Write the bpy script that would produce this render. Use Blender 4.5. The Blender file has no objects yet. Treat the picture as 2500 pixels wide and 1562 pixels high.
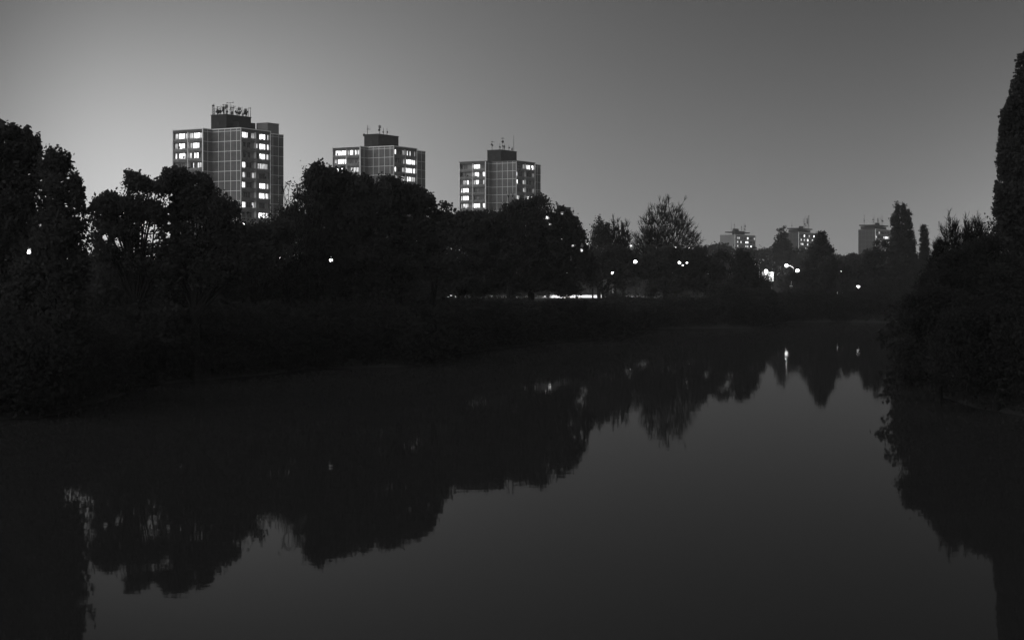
import bpy, math, random
import numpy as np
from mathutils import Vector
R = math.radians
sc = bpy.context.scene
COL = sc.collection
F, CX, HY, EYE = 4500.0, 1250.0, 715.0, 5.0      # focal length, centre and horizon of the 2500 px wide photograph; eye height (m)

# ------------------------------------------------------------------ camera
cam = bpy.data.cameras.new("camera"); co = bpy.data.objects.new("camera", cam); COL.objects.link(co)
cam.sensor_width = 36.0; cam.lens = 36.0 * F / 2500.0
cam.shift_y = -66.0 / 2500.0
cam.clip_start = 0.5; cam.clip_end = 20000
co.location = (0, 0, EYE); co.rotation_euler = (R(90), 0, 0)
sc.camera = co

# ------------------------------------------------------------------ dusk sky (black and white photograph: the sky is neutral grey)
world = bpy.data.worlds.new("World"); sc.world = world; world.use_nodes = True
nt = world.node_tree; nt.nodes.clear()
def N(t, **k):
    n = nt.nodes.new(t)
    for a, b in k.items(): setattr(n, a, b)
    return n
def M(op, a, b=None, c=None, clamp=False):
    n = N("ShaderNodeMath", operation=op); n.use_clamp = clamp
    for i, v in enumerate((a, b, c)):
        if v is None: continue
        if isinstance(v, (int, float)): n.inputs[i].default_value = v
        else: nt.links.new(v, n.inputs[i])
    return n.outputs[0]
tc = N("ShaderNodeTexCoord"); sx = N("ShaderNodeSeparateXYZ"); nt.links.new(tc.outputs["Generated"], sx.inputs[0])
dx, dy, dz = sx.outputs
az = M('MULTIPLY', M('ARCTAN2', dx, dy), 57.29578)                 # degrees, 0 straight ahead, negative to the left
el = M('MULTIPLY', M('ARCSINE', dz), 57.29578)
elp = M('MAXIMUM', el, 0.0)
SKY = dict(base=0.012, hz=0.28, hs=5.57, g1=0.475, a1=-11.8, e1=0.95, sl=4.44, sr=8.08, se=6.67, g2=0.053)
def gauss(v, c, s):
    d = M('DIVIDE', M('SUBTRACT', v, c), s)
    return M('EXPONENT', M('MULTIPLY', M('MULTIPLY', d, d), -1.0))
horizon = M('MULTIPLY', M('EXPONENT', M('MULTIPLY', elp, -1.0 / SKY['hs'])), SKY['hz'])
isleft = M('LESS_THAN', az, SKY['a1'])
sig = M('ADD', SKY['sr'], M('MULTIPLY', isleft, SKY['sl'] - SKY['sr']))
ga = gauss(az, SKY['a1'], sig)
ge = gauss(elp, SKY['e1'], SKY['se'])
lobe = M('MULTIPLY', M('MULTIPLY', ga, ge), SKY['g1'])
wide = M('MULTIPLY', gauss(az, -4.4, 9.15), SKY['g2'])
wide = M('ADD', wide, M('MULTIPLY', M('MULTIPLY', gauss(az, 17.0, 4.0), M('EXPONENT', M('MULTIPLY', elp, -1.0 / 3.0))), 0.23))
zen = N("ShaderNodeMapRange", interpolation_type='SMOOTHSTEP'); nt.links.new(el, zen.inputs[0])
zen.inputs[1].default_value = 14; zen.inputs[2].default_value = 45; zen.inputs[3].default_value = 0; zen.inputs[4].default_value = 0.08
wide = M('ADD', wide, zen.outputs[0])  # overhead sky brightened to add light from the dome
# sky glow added behind the camera on the left to light the facades
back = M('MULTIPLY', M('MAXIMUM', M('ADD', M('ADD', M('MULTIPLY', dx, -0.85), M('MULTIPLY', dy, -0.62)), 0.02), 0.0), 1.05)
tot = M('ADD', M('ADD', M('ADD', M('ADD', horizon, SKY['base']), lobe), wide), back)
sky = N("ShaderNodeTexSky", sky_type='NISHITA'); sky.sun_disc = False
sky.sun_elevation = R(1.0); sky.sun_rotation = R(-14); sky.air_density = 1.0; sky.dust_density = 1.0
bw = N("ShaderNodeRGBToBW"); nt.links.new(sky.outputs[0], bw.inputs[0])
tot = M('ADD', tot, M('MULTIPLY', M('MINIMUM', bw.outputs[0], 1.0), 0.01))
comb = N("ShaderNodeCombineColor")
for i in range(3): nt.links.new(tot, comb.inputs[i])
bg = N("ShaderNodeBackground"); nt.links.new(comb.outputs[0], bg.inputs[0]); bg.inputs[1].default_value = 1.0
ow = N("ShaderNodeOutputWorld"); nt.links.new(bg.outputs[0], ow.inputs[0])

# the last broad light of dusk, from behind the camera on the left
sun = bpy.data.lights.new("dusk_light", 'SUN'); so = bpy.data.objects.new("dusk_light", sun); COL.objects.link(so)
sun.energy = 0.22; sun.angle = R(40)
so.rotation_euler = Vector((0.72, 0.66, -0.30)).to_track_quat('-Z', 'Y').to_euler()
sc.view_settings.view_transform = 'Standard'; sc.view_settings.look = 'None'
sc.view_settings.exposure = 0.0; sc.view_settings.gamma = 1.0
sc.cycles.max_bounces = 6; sc.cycles.diffuse_bounces = 6; sc.cycles.sample_clamp_indirect = 3.0
sc.cycles.caustics_reflective = False; sc.cycles.caustics_refractive = False

# ------------------------------------------------------------------ materials
def mat(name, g, rough=0.8, var=0.0, scale=1.0, emit=None, metal=0.0, spec=0.2):
    m = bpy.data.materials.new(name); m.use_nodes = True
    t = m.node_tree; b = t.nodes["Principled BSDF"]
    b.inputs["Base Color"].default_value = (g, g, g, 1); b.inputs["Roughness"].default_value = rough
    b.inputs["Metallic"].default_value = metal; b.inputs["Specular IOR Level"].default_value = spec
    if var > 0:
        c = t.nodes.new("ShaderNodeTexCoord"); n = t.nodes.new("ShaderNodeTexNoise"); r = t.nodes.new("ShaderNodeMapRange")
        n.inputs["Scale"].default_value = scale; n.inputs["Detail"].default_value = 5
        t.links.new(c.outputs["Object"], n.inputs["Vector"]); t.links.new(n.outputs[0], r.inputs[0])
        r.inputs[1].default_value = 0.3; r.inputs[2].default_value = 0.7
        r.inputs[3].default_value = g * (1 - var); r.inputs[4].default_value = g * (1 + var)
        cc = t.nodes.new("ShaderNodeCombineColor")
        for i in range(3): t.links.new(r.outputs[0], cc.inputs[i])
        t.links.new(cc.outputs[0], b.inputs["Base Color"])
    if emit is not None:
        b.inputs["Emission Color"].default_value = (1, 1, 1, 1); b.inputs["Emission Strength"].default_value = emit
    return m
def lit_mat(name, lo, hi, scale):
    """a lit room behind curtains, in its dim form also a lamplit loggia wall: uneven brightness with vertical folds"""
    m = mat(name, 0.3, 0.5)
    t = m.node_tree; b = t.nodes["Principled BSDF"]
    c = t.nodes.new("ShaderNodeTexCoord"); mp = t.nodes.new("ShaderNodeMapping"); n = t.nodes.new("ShaderNodeTexNoise")
    mp.inputs["Scale"].default_value = (scale, scale, scale * 0.22); n.inputs["Scale"].default_value = 1.0; n.inputs["Detail"].default_value = 3
    r = t.nodes.new("ShaderNodeMapRange"); r.inputs[1].default_value = 0.35; r.inputs[2].default_value = 0.62
    r.inputs[3].default_value = lo; r.inputs[4].default_value = hi
    t.links.new(c.outputs["Object"], mp.inputs[0]); t.links.new(mp.outputs[0], n.inputs["Vector"])
    t.links.new(n.outputs[0], r.inputs[0]); t.links.new(r.outputs[0], b.inputs["Emission Strength"])
    b.inputs["Emission Color"].default_value = (1, 1, 1, 1)
    return m
MT = dict(
    panel=mat("concrete_cladding", 0.135, 0.85, 0.25, 0.45),
    joint=mat("pale_joint_strip", 0.80, 0.7),
    trim=mat("white_concrete_trim", 0.85, 0.7, 0.08, 0.6),
    band=mat("grey_spandrel", 0.11, 0.8, 0.15, 0.8),
    loggia=mat("loggia_wall", 0.30, 0.85, 0.15, 0.9),
    balcony=mat("balcony_panel", 0.21, 0.7, 0.25, 1.2),
    dark=mat("dark_roofing_metal", 0.022, 0.7, 0.25, 0.7),
    darker=mat("dark_steel", 0.03, 0.6),
    glass=mat("dark_glass", 0.02, 0.15, spec=0.5),
    frame=mat("window_frame", 0.14, 0.6),
    lit=lit_mat("lit_room", 0.30, 1.5, 2.2),
    lit2=lit_mat("bright_room", 0.62, 3.2, 2.0),
    dim=lit_mat("dim_room_and_wall_glow", 0.16, 0.95, 1.4),
    leaf=mat("autumn_leaves", 0.046, 0.9, 0.15, 0.5, spec=0.05),
    slate=mat("dark_far_cladding", 0.05, 0.85, 0.2, 0.3),
    scrub=mat("bank_scrub", 0.030, 0.9, 0.15, 0.5, spec=0.03),
    farleaf=mat("far_leaves", 0.04, 0.9, 0.2, 0.1, spec=0.05),
    bark=mat("tree_bark", 0.013, 0.9, 0.3, 2.0, spec=0.05),
    ground=mat("grass_and_soil", 0.03, 0.95, 0.4, 0.4, spec=0.0),
    path=mat("pale_path", 0.16, 0.9, 0.3, 0.6, spec=0.1),
    pole=mat("painted_pole", 0.35, 0.5),
    lamp=mat("lamp_glow", 0.9, 0.4, emit=9.0),
    lamps=mat("small_lamp_glow", 0.9, 0.4, emit=7.0),
    board=lit_mat("lit_board", 1.2, 2.2, 0.5),
    plain=mat("pale_render", 0.20, 0.85, 0.10, 0.2),
)
# leaves let a little light through
for k in ("leaf", "farleaf", "scrub"):
    t = MT[k].node_tree; o = t.nodes["Material Output"]; b = t.nodes["Principled BSDF"]
    tr = t.nodes.new("ShaderNodeBsdfTranslucent"); tr.inputs[0].default_value = ((0.035,) * 3 if k == 'scrub' else (0.06,) * 3) + (1,)
    mx = t.nodes.new("ShaderNodeMixShader"); mx.inputs[0].default_value = 0.5
    t.links.new(b.outputs[0], mx.inputs[1]); t.links.new(tr.outputs[0], mx.inputs[2]); t.links.new(mx.outputs[0], o.inputs[0])
def water_mat():
    m = bpy.data.materials.new("lake_water"); m.use_nodes = True; t = m.node_tree; t.nodes.clear()
    o = t.nodes.new("ShaderNodeOutputMaterial"); mx = t.nodes.new("ShaderNodeMixShader")
    d = t.nodes.new("ShaderNodeBsdfDiffuse"); d.inputs[0].default_value = (0.020, 0.020, 0.020, 1)
    g = t.nodes.new("ShaderNodeBsdfGlossy"); g.inputs["Roughness"].default_value = 0.022
    lw = t.nodes.new("ShaderNodeLayerWeight"); lw.inputs[0].default_value = 0.5
    p = t.nodes.new("ShaderNodeMath"); p.operation = 'POWER'; p.inputs[1].default_value = 6.2
    q = t.nodes.new("ShaderNodeMath"); q.operation = 'MULTIPLY'; q.inputs[1].default_value = 0.42
    t.links.new(lw.outputs["Facing"], p.inputs[0]); t.links.new(p.outputs[0], q.inputs[0]); t.links.new(q.outputs[0], mx.inputs[0])
    c = t.nodes.new("ShaderNodeTexCoord"); n = t.nodes.new("ShaderNodeTexNoise"); n.inputs["Scale"].default_value = 0.9; n.inputs["Detail"].default_value = 4
    bp = t.nodes.new("ShaderNodeBump"); bp.inputs["Strength"].default_value = 0.025; bp.inputs["Distance"].default_value = 0.05
    t.links.new(c.outputs["Object"], n.inputs["Vector"]); t.links.new(n.outputs[0], bp.inputs["Height"])
    t.links.new(bp.outputs[0], g.inputs["Normal"])
    t.links.new(d.outputs[0], mx.inputs[1]); t.links.new(g.outputs[0], mx.inputs[2]); t.links.new(mx.outputs[0], o.inputs[0])
    return m

# ------------------------------------------------------------------ helpers
def tag(o, label=None, cat=None, group=None, kind=None):
    if label: o["label"] = label
    if cat: o["category"] = cat
    if group: o["group"] = group
    if kind: o["kind"] = kind
    return o
def empty(name, loc, rz=0.0, label=None, cat=None, group=None):
    o = bpy.data.objects.new(name, None); COL.objects.link(o); o.location = loc; o.rotation_euler = (0, 0, rz)
    o.empty_display_size = 0.5
    return tag(o, label, cat, group)
def link_mesh(name, V, Fc, material, parent=None):
    me = bpy.data.meshes.new(name); me.from_pydata([tuple(v) for v in V], [], Fc); me.update()
    me.materials.append(material)
    o = bpy.data.objects.new(name, me); COL.objects.link(o)
    if parent is not None: o.parent = parent
    return o
def quads_mesh(name, V, nq, material, parent=None):
    """fast mesh of nq separate quads from a (4nq,3) array"""
    me = bpy.data.meshes.new(name)
    me.vertices.add(4 * nq); me.vertices.foreach_set("co", V.astype(np.float32).ravel())
    me.loops.add(4 * nq); me.loops.foreach_set("vertex_index", np.arange(4 * nq, dtype=np.int32))
    me.polygons.add(nq); me.polygons.foreach_set("loop_start", np.arange(0, 4 * nq, 4, dtype=np.int32))
    me.update(); me.validate(); me.materials.append(material)
    o = bpy.data.objects.new(name, me); COL.objects.link(o)
    if parent is not None: o.parent = parent
    return o
class MB:
    def __init__(s): s.V = []; s.F = []
    def box(s, x0, x1, y0, y1, z0, z1):
        if x0 > x1: x0, x1 = x1, x0
        if y0 > y1: y0, y1 = y1, y0
        b = len(s.V)
        s.V += [(x0,y0,z0),(x1,y0,z0),(x1,y1,z0),(x0,y1,z0),(x0,y0,z1),(x1,y0,z1),(x1,y1,z1),(x0,y1,z1)]
        s.F += [(b,b+3,b+2,b+1),(b+4,b+5,b+6,b+7),(b,b+1,b+5,b+4),(b+1,b+2,b+6,b+5),(b+2,b+3,b+7,b+6),(b+3,b,b+4,b+7)]
    def prism(s, poly, z0, z1):
        b = len(s.V); n = len(poly)
        s.V += [(x, y, z0) for x, y in poly] + [(x, y, z1) for x, y in poly]
        s.F += [tuple(range(b + n, b + 2 * n)), tuple(range(b + n - 1, b - 1, -1))]
        for i in range(n): j = (i + 1) % n; s.F.append((b + i, b + j, b + n + j, b + n + i))
    def tube(s, pts, rads, k=6, cap=True):
        pts = [Vector(p) for p in pts]; b = len(s.V)
        for i, p in enumerate(pts):
            d = (pts[min(i + 1, len(pts) - 1)] - pts[max(i - 1, 0)])
            d = d.normalized() if d.length > 1e-6 else Vector((0, 0, 1))
            a = d.cross(Vector((1, 0, 0)) if abs(d.x) < 0.8 else Vector((0, 1, 0))).normalized(); c = d.cross(a)
            for j in range(k):
                t = 2 * math.pi * j / k
                s.V.append(tuple(p + (a * math.cos(t) + c * math.sin(t)) * rads[i]))
        for i in range(len(pts) - 1):
            for j in range(k):
                q = (j + 1) % k
                s.F.append((b + i * k + j, b + i * k + q, b + (i + 1) * k + q, b + (i + 1) * k + j))
        if cap:
            s.F.append(tuple(b + j for j in range(k - 1, -1, -1)))
            e = b + (len(pts) - 1) * k; s.F.append(tuple(e + j for j in range(k)))
    def ball(s, c, r, n=10, m=6, sz=1.0):
        b = len(s.V); s.V.append((c[0], c[1], c[2] - r * sz))
        for i in range(1, m):
            ph = -math.pi / 2 + math.pi * i / m
            for j in range(n):
                t = 2 * math.pi * j / n
                s.V.append((c[0] + r * math.cos(ph) * math.cos(t), c[1] + r * math.cos(ph) * math.sin(t), c[2] + r * sz * math.sin(ph)))
        s.V.append((c[0], c[1], c[2] + r * sz)); top = len(s.V) - 1
        for j in range(n):
            q = (j + 1) % n
            s.F.append((b, b + 1 + q, b + 1 + j)); s.F.append((top, top - n + j, top - n + q))
            for i in range(m - 2):
                a = b + 1 + i * n; s.F.append((a + j, a + q, a + n + q, a + n + j))
    def dish(s, c, r, ang, tilt=0.1):
        """a shallow dish aerial facing the horizontal direction ang"""
        n = Vector((math.cos(ang), math.sin(ang), tilt)).normalized()
        a = n.cross(Vector((0, 0, 1))).normalized(); u = a.cross(n); b = len(s.V); k = 12; c = Vector(c)
        for rr, off in ((0.02, -0.28), (0.6, -0.16), (1.0, 0.0), (1.0, 0.08), (0.5, -0.05)):
            for j in range(k):
                t = 2 * math.pi * j / k
                s.V.append(tuple(c + (a * math.cos(t) + u * math.sin(t)) * r * rr + n * r * off))
        for i in range(4):
            for j in range(k):
                q = (j + 1) % k; s.F.append((b + i*k + j, b + i*k + q, b + (i+1)*k + q, b + (i+1)*k + j))
        s.F.append(tuple(b + 4*k + j for j in range(k))); s.F.append(tuple(b + j for j in range(k - 1, -1, -1)))
    def build(s, name, material, parent=None): return link_mesh(name, s.V, s.F, material, parent)
def P(px, py, d):
    return Vector(((px - CX) / F * d, d, EYE + (HY - py) / F * d))
def sm(a, b, t):
    t = np.clip((np.asarray(t, dtype=float) - a) / (b - a), 0, 1); return t * t * (3 - 2 * t)

# ------------------------------------------------------------------ ground with the lake basin
LAKE = np.array([(-8,6),(-22,25),(-29,58),(-26,70),(-18,73),(-18.5,92),(-20,97),(-15,110),(-12,121),(-6,124),(-4,148),(2,176),(12,205),(20,255),
                 (36,262),(41,290),(48,314),(57,316),(66,300),(66,250),(50,180),(27,112),(20.2,92),(19.2,80),(23,60),(20,30),(8,8)], dtype=float)
def lake_sd(x, y):
    """signed distance to the shore, negative in the lake"""
    x = np.asarray(x, float); y = np.asarray(y, float)
    best = np.full(x.shape, 1e9); inside = np.zeros(x.shape, bool); n = len(LAKE)
    for i in range(n):
        ax, ay = LAKE[i]; bx, by = LAKE[(i + 1) % n]
        t = np.clip(((x-ax)*(bx-ax) + (y-ay)*(by-ay)) / ((bx-ax)**2 + (by-ay)**2), 0, 1)
        best = np.minimum(best, np.hypot(x - ax - t*(bx-ax), y - ay - t*(by-ay)))
        c = ((ay > y) != (by > y)) & (x < (bx-ax)*(y-ay)/((by-ay) if by != ay else 1e-9) + ax)
        inside ^= c
    return np.where(inside, -best, best)
def gz(x, y):
    x = np.asarray(x, float); y = np.asarray(y, float)
    s = lake_sd(x, y)
    bank = -1.5 + 1.3 * sm(-4, 0, s) + 1.2 * sm(0, 4, s)
    land = 2.9 * sm(130, 375, y) + 0.75 * sm(380, 412, y) + 8.0 * sm(520, 800, y) * sm(-20, 40, x)
    near = 2.3 * sm(6, -4, y) if False else 2.3 * (1 - sm(-3, 7, y))
    return bank + (land + near) * sm(0, 8, s)
def make_ground():
    ys = np.concatenate([[-3000, -600, -150, -60, -20], np.arange(-10, 350, 2.0), np.arange(350, 440, 3), np.arange(440, 900, 15), [1000, 1300, 1800, 3000, 8000]])
    xs = np.concatenate([[-6000, -2000, -800, -400, -200, -120], np.arange(-70, 110, 2.0), [120, 140, 170, 220, 300, 450, 800, 2000, 6000]])
    X, Y = np.meshgrid(xs, ys); Z = gz(X, Y)
    V = np.stack([X.ravel(), Y.ravel(), Z.ravel()], 1); w = len(xs); Fc = []
    for j in range(len(ys) - 1):
        for i in range(w - 1):
            a = j * w + i; Fc.append((a, a + 1, a + w + 1, a + w))
    o = link_mesh("ground", V, Fc, MT['ground']); tag(o, kind="structure"); o.data.polygons.foreach_set("use_smooth", [True] * len(Fc))
make_ground()
o = link_mesh("water", [(-75, -15, 0), (115, -15, 0), (115, 345, 0), (-75, 345, 0)], [(0, 1, 2, 3)], water_mat()); tag(o, kind="structure")
# a pale path that runs along the rise behind the lake
pv = []; pf = []
pxs = np.arange(-15, 21.5, 1.5)
for i, x in enumerate(pxs):
    for j, y in enumerate((384, 389, 394, 399, 404)):
        yy = y + 2.0 * math.sin(x * 0.05); pv.append((x, yy, float(gz(x, yy)) + 0.03))
for i in range(len(pxs) - 1):
    for j in range(4):
        a = i * 5 + j; pf.append((a, a + 5, a + 6, a + 1))
tag(link_mesh("path", pv, pf, MT['path']), kind="structure")

# ------------------------------------------------------------------ tower blocks
ROT = R(-31.0)
UN, VN = np.array([0.857, -0.515]), np.array([0.515, 0.857])
def antennas(parent, area, top, n, rng, hmin, hmax, dishes=0.6, special=None):
    """masts of aerials on a roof; each mast one part, its dishes a sub-part"""
    x0, x1, y0, y1 = area
    spots = special or [(rng.uniform(x0, x1), rng.uniform(y0, y1), rng.uniform(hmin, hmax), rng.choice('ydyp')) for _ in range(n)]
    for (x, y, h, kind) in spots:
        m = MB(); w = 0.07
        m.tube([(x, y, top - 0.3), (x, y, top + h * 0.6), (x, y, top + h)], [w * 1.3, w, w * 0.55], 6)
        if kind == 'y':      # stacked yagi aerials
            for k in range(rng.randint(2, 4)):
                z = top + h * rng.uniform(0.45, 0.98); a = rng.uniform(0, 6.28); L = rng.uniform(0.5, 1.1)
                ca, sa = math.cos(a), math.sin(a)
                m.tube([(x - ca*L*0.3, y - sa*L*0.3, z), (x + ca*L, y + sa*L, z)], [0.035, 0.035], 4)
                for q in range(4):
                    t = L * (q / 3.5); m.tube([(x+ca*t-sa*.3, y+sa*t+ca*.3, z), (x+ca*t+sa*.3, y+sa*t-ca*.3, z)], [0.03, 0.03], 4)
        elif kind == 'p':    # panel aerials
            for a in (0.3, 2.4, 4.5):
                ca, sa = math.cos(a) * 0.32, math.sin(a) * 0.32
                z = top + h * 0.6; m.box(x+ca-.1, x+ca+.1, y+sa-.08, y+sa+.08, z, z + h * 0.3)
                m.tube([(x, y, z + .3), (x+ca, y+sa, z + .3)], [0.04, 0.04], 4)
        elif kind == 't':    # a short lattice frame
            for qx in (-.35, .35):
                m.tube([(x+qx, y, top - .2), (x+qx, y, top + h)], [.07, .07], 5)
            for q in range(5):
                z = top + h * q / 4.2; m.tube([(x-.35, y, z), (x+.35, y, z + .5)], [.05, .05], 4)
            m.box(x-.4, x+.4, y-.12, y+.12, top + h - .35, top + h)
        elif kind == 'c':    # long cross bar
            m.tube([(x-1.1, y, top + h - .2), (x+1.1, y, top + h - .2)], [.05, .05], 4)
            m.ball((x-1.1, y, top+h-.1), .16, 6, 4); m.ball((x+1.1, y, top+h-.1), .16, 6, 4)
        ms = m.build('antenna_mast', MT['darker'], parent)
        if kind in 'dp' or rng.random() < dishes * 0.4:
            d = MB()
            for q in range(rng.randint(1, 2)):
                z = top + h * rng.uniform(0.25, 0.7); a = rng.choice((-1.57, -1.1, -2.2, -0.6)); r_ = rng.uniform(0.28, 0.5)
                d.dish((x + math.cos(a)*.25, y + math.sin(a)*.25, z), r_, a)
            d.build('dish', MT['dark'], ms)

WIN_H = 1.62
def face_box(m, side, face, s0, s1, o0, o1, z0, z1):
    """box on a wing face: s along the face, o outward from the face plane"""
    if side == 'L': m.box(s0, s1, face - o0, face - o1, z0, z1)
    else: m.box(face + o0, face + o1, s0, s1, z0, z1)
FL = 2.8
def window(parent, side, face, s0, s1, z0, kind, depth=-1.3):
    w = s1 - s0; n = max(1, int(round(w / 0.95))); z1 = z0 + WIN_H
    fr = MB(); e = 0.07
    face_box(fr, side, face, s0, s1, depth + .003, depth + .09, z0, z0 + e); face_box(fr, side, face, s0, s1, depth + .003, depth + .09, z1 - e, z1)
    for i in range(n + 1):
        c = s0 + e / 2 + (w - e) * i / n
        face_box(fr, side, face, c - e / 2, c + e / 2, depth + .003, depth + .087, z0 + e, z1 - e)
    o = fr.build('window', MT['frame'], parent)
    pn = MB(); face_box(pn, side, face, s0 + e, s1 - e, depth + .003, depth + .035, z0 + e, z1 - e)
    pn.build('pane', {'B': MT['lit2'], 'b': MT['lit'], 'M': MT['dim'], 'G': MT['glass']}[kind], o)  # M panes also stand for lamplit loggia wall, its light put in as glow
rngW = random.Random(5)
def default_bay(): 
    return rngW.choice(["G.08-.25 G.34-.62", "G.05-.2 G.3-.55 G.7-.9", "G.1-.3 G.38-.66"])
def tower(name, px, top_py, d, label, left, right, nl, nr, seed, joint_w=0.13, roof=None, ph=(-8.0, 3.0, 5.5, 11.0), trimL=True, annex=False):
    rng = random.Random(seed)
    C = P(px, top_py, d); Zt = C.z
    base = float(gz(C.x, d)) - 0.5
    root = empty(name, (C.x, d, 0), ROT, label, 'tower block', 'three tall tower blocks on the skyline')
    zt = Zt - 0.75                      # top of the last storey
    m = MB()
    core = [(-21.7,-3.0),(-10.3,-3.0),(-10.3,0),(-.7,0),(-.7,13.5),(-4.5,13.5),(-4.5,25),(-17.2,25),(-17.2,11),(-21.7,11)]
    m.prism(core, base, Zt - 0.12)
    for (x0, x1) in ((-21.7, -21.38), (-10.62, -10.3)): m.box(x0, x1, -3.88, -3.0, base, Zt - .12)
    for (y0, y1) in ((0, .32), (13.18, 13.5)): m.box(-.7, -.12, y0, y1, base, Zt - .12)
    m.build('wall', MT['panel'], root)
    # joints between the cladding panels
    j = MB(); w = joint_w / 2
    k = 0
    while zt - k * FL > base:
        z = zt - k * FL
        j.box(-10.3 + .01, -0.02, -.035, 0, z - w, z + w)                 # blank centre face
        j.box(-10.3, -10.265, -3.86, -.04, z - w * .7, z + w * .7)        # notch
        j.box(-4.5, -4.465, 13.51, 24.98, z - w * .7, z + w * .7)         # rear step
        k += 1
    for x in (-8.05, -5.8, -3.6, -1.45): j.box(x - w, x + w, -.045, -.036, base, Zt - .15)
    j.box(-10.3, -10.26, -2.0 - w * .7, -2.0 + w * .7, base, Zt - .15)
    for y in (20.0, 22.6): j.box(-4.5, -4.46, y - w * .7, y + w * .7, base, Zt - .15)
    j.build('joint_strips', MT['joint'], root)
    # white uprights at the ends of the loggia fronts, spandrel above the top storey
    t = MB(); b = MB()
    for (x0, x1) in ((-21.7, -21.38), (-10.62, -10.3)): t.box(x0, x1, -4, -3.88, base, Zt - .12)
    for (y0, y1) in ((0, .32), (13.18, 13.5)): t.box(-.12, 0, y0, y1, base, Zt - .12)
    t.box(-16.08, -15.92, -3.95, -3.0, base, zt); t.box(-.7, -.05, 6.67, 6.83, base, zt)
    b.box(-21.38, -10.62, -3.93, -3.0, zt, Zt - .12); b.box(-.7, -.07, .32, 13.18, zt, Zt - .12)
    t.build('upright', MT['trim'], root)
    for q_ in (0, 1):
        b = MB()
        if q_: b.box(-1.3, -.07, .32, 13.18, zt, Zt - .12)
        else: b.box(-21.38, -10.62, -3.93, -2.7, zt, Zt - .12)
        b.build('top_spandrel', MT['band'], root)
    # parapet
    pr = MB()
    foot = [(-21.75,-4.05),(-10.25,-4.05),(-10.25,-.05),(.05,-.05),(.05,13.55),(-4.45,13.55),(-4.45,25.05),(-17.25,25.05),(-17.25,11.05),(-21.75,11.05)]
    pr.prism(foot, Zt - .12, Zt + .12)
    pr.build('parapet', MT['trim'] if trimL else MT['band'], root)
    # loggias
    bays = {'L': [(-21.38, -16.08), (-15.92, -10.62)], 'R': [(.32, 6.67), (6.83, 13.18)]}
    for side, rows, nrow, face in (('L', left, nl, -4.0), ('R', right, nr, 0.0)):
        dep = -1.0 if side == 'L' else -.7; sft = -.45 if side == 'L' else .83
        for f in range(nrow):
            z1 = zt - f * FL; z0 = z1 - FL
            for bi, (s0, s1) in enumerate(bays[side]):
                bm_ = MB()
                face_box(bm_, side, face, s0, s1, dep, -.06, z0 - .02, z0 + .20)          # slab
                face_box(bm_, side, face, s0, s1, -.14, -.03, z0 + .36, z0 + .93)         # parapet panel
                face_box(bm_, side, face, s0, s1, -.12, -.06, z0 + 1.03, z0 + 1.09)       # rail
                for q in range(5):
                    c = s0 + .05 + (s1 - s0 - .1) * q / 4
                    face_box(bm_, side, face, c - .03, c + .03, -.2, -.141, z0 + .2, z0 + 1.03)
                # things kept on the loggia
                for q in range(rng.randint(0, 2)):
                    c = rng.uniform(s0 + .3, s1 - .9); face_box(bm_, side, face, c, c + rng.uniform(.3, .7), dep + .1, -.25, z0 + .2, z0 + rng.uniform(.9, 1.3))
                bo = bm_.build('balcony', MT['balcony'], root)
                if rng.random() < .22:
                    dd = MB(); c = rng.uniform(s0 + .5, s1 - .5)
                    if side == 'L': dd.dish((c, face - .25, z0 + 1.35), .36, -1.57)
                    else: dd.dish((face + .25, c, z0 + 1.35), .36, 0.0)
                    dd.build('dish', MT['dark'], bo)
                wl = MB()    # light inner wall lining of the loggia
                face_box(wl, side, face, s0, s1, dep, dep + .002, z0 + .2, z1 - .02)
                wl.build('loggia_wall', MT['loggia'], root)
                spec = rows[f][bi] if f < len(rows) else default_bay()
                if spec == '': spec = default_bay()
                for tkn in spec.split():
                    kd = tkn[0]; a, c = tkn[1:].split('-'); a = float(a); c = float(c)
                    L = s1 - s0
                    p0 = min(max(L * a + sft, .06), L - .4); p1 = min(max(L * c + sft, .5), L - .06)
                    if p1 - p0 > .3: window(root, side, face, s0 + p0, s0 + p1, z0 + .95, kd, dep)
    # machine room
    px_, py_, pw, pl = ph
    r = MB(); r.prism([(px_ - pw, py_), (px_, py_), (px_, py_ + pl), (px_ - pw, py_ + pl)], Zt + .1, Zt + 4.3)
    r.prism([(px_ - pw - .12, py_ - .12), (px_ + .12, py_ - .12), (px_ + .12, py_ + pl + .12), (px_ - pw - .12, py_ + pl + .12)], Zt + 4.3, Zt + 4.5)
    mr = r.build('machine_room', MT['dark'], root)
    v = MB(); v.box(px_ - pw * .62, px_ - pw * .45, py_ - .06, py_, Zt + 1.2, Zt + 2.4)
    for q in range(3): v.box(px_, px_ + .05, py_ + 2 + q * 3, py_ + 2.8 + q * 3, Zt + 2.2, Zt + 3.0)
    v.build('vent', MT['darker'], mr)
    if annex:
        a = MB(); a.prism([(px_, 6), (px_ + 2.0, 6), (px_ + 2.0, 14.5), (px_, 14.5)], Zt + .1, Zt + 2.6); a.build('lift_housing', MT['dark'], root)
        a = MB(); a.box(-9.0, -4.8, 18.0, 23.2, Zt + .1, Zt + 3.0); a.box(-9.1, -4.7, 17.9, 23.3, Zt + 3.0, Zt + 3.15); a.build('roof_store', MT['plain'], root)
        a = MB(); a.tube([(-1.0, 8.0, Zt + .1), (-1.0, 8.0, Zt + 2.0)], [.22, .22], 8); a.build('flue', MT['trim'], root)
    antennas(root, (px_ - pw + .3, px_ - .3, py_ + .3, py_ + pl - .3), Zt + 4.5, 0, rng, 2, 5, special=roof)
    return root

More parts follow.
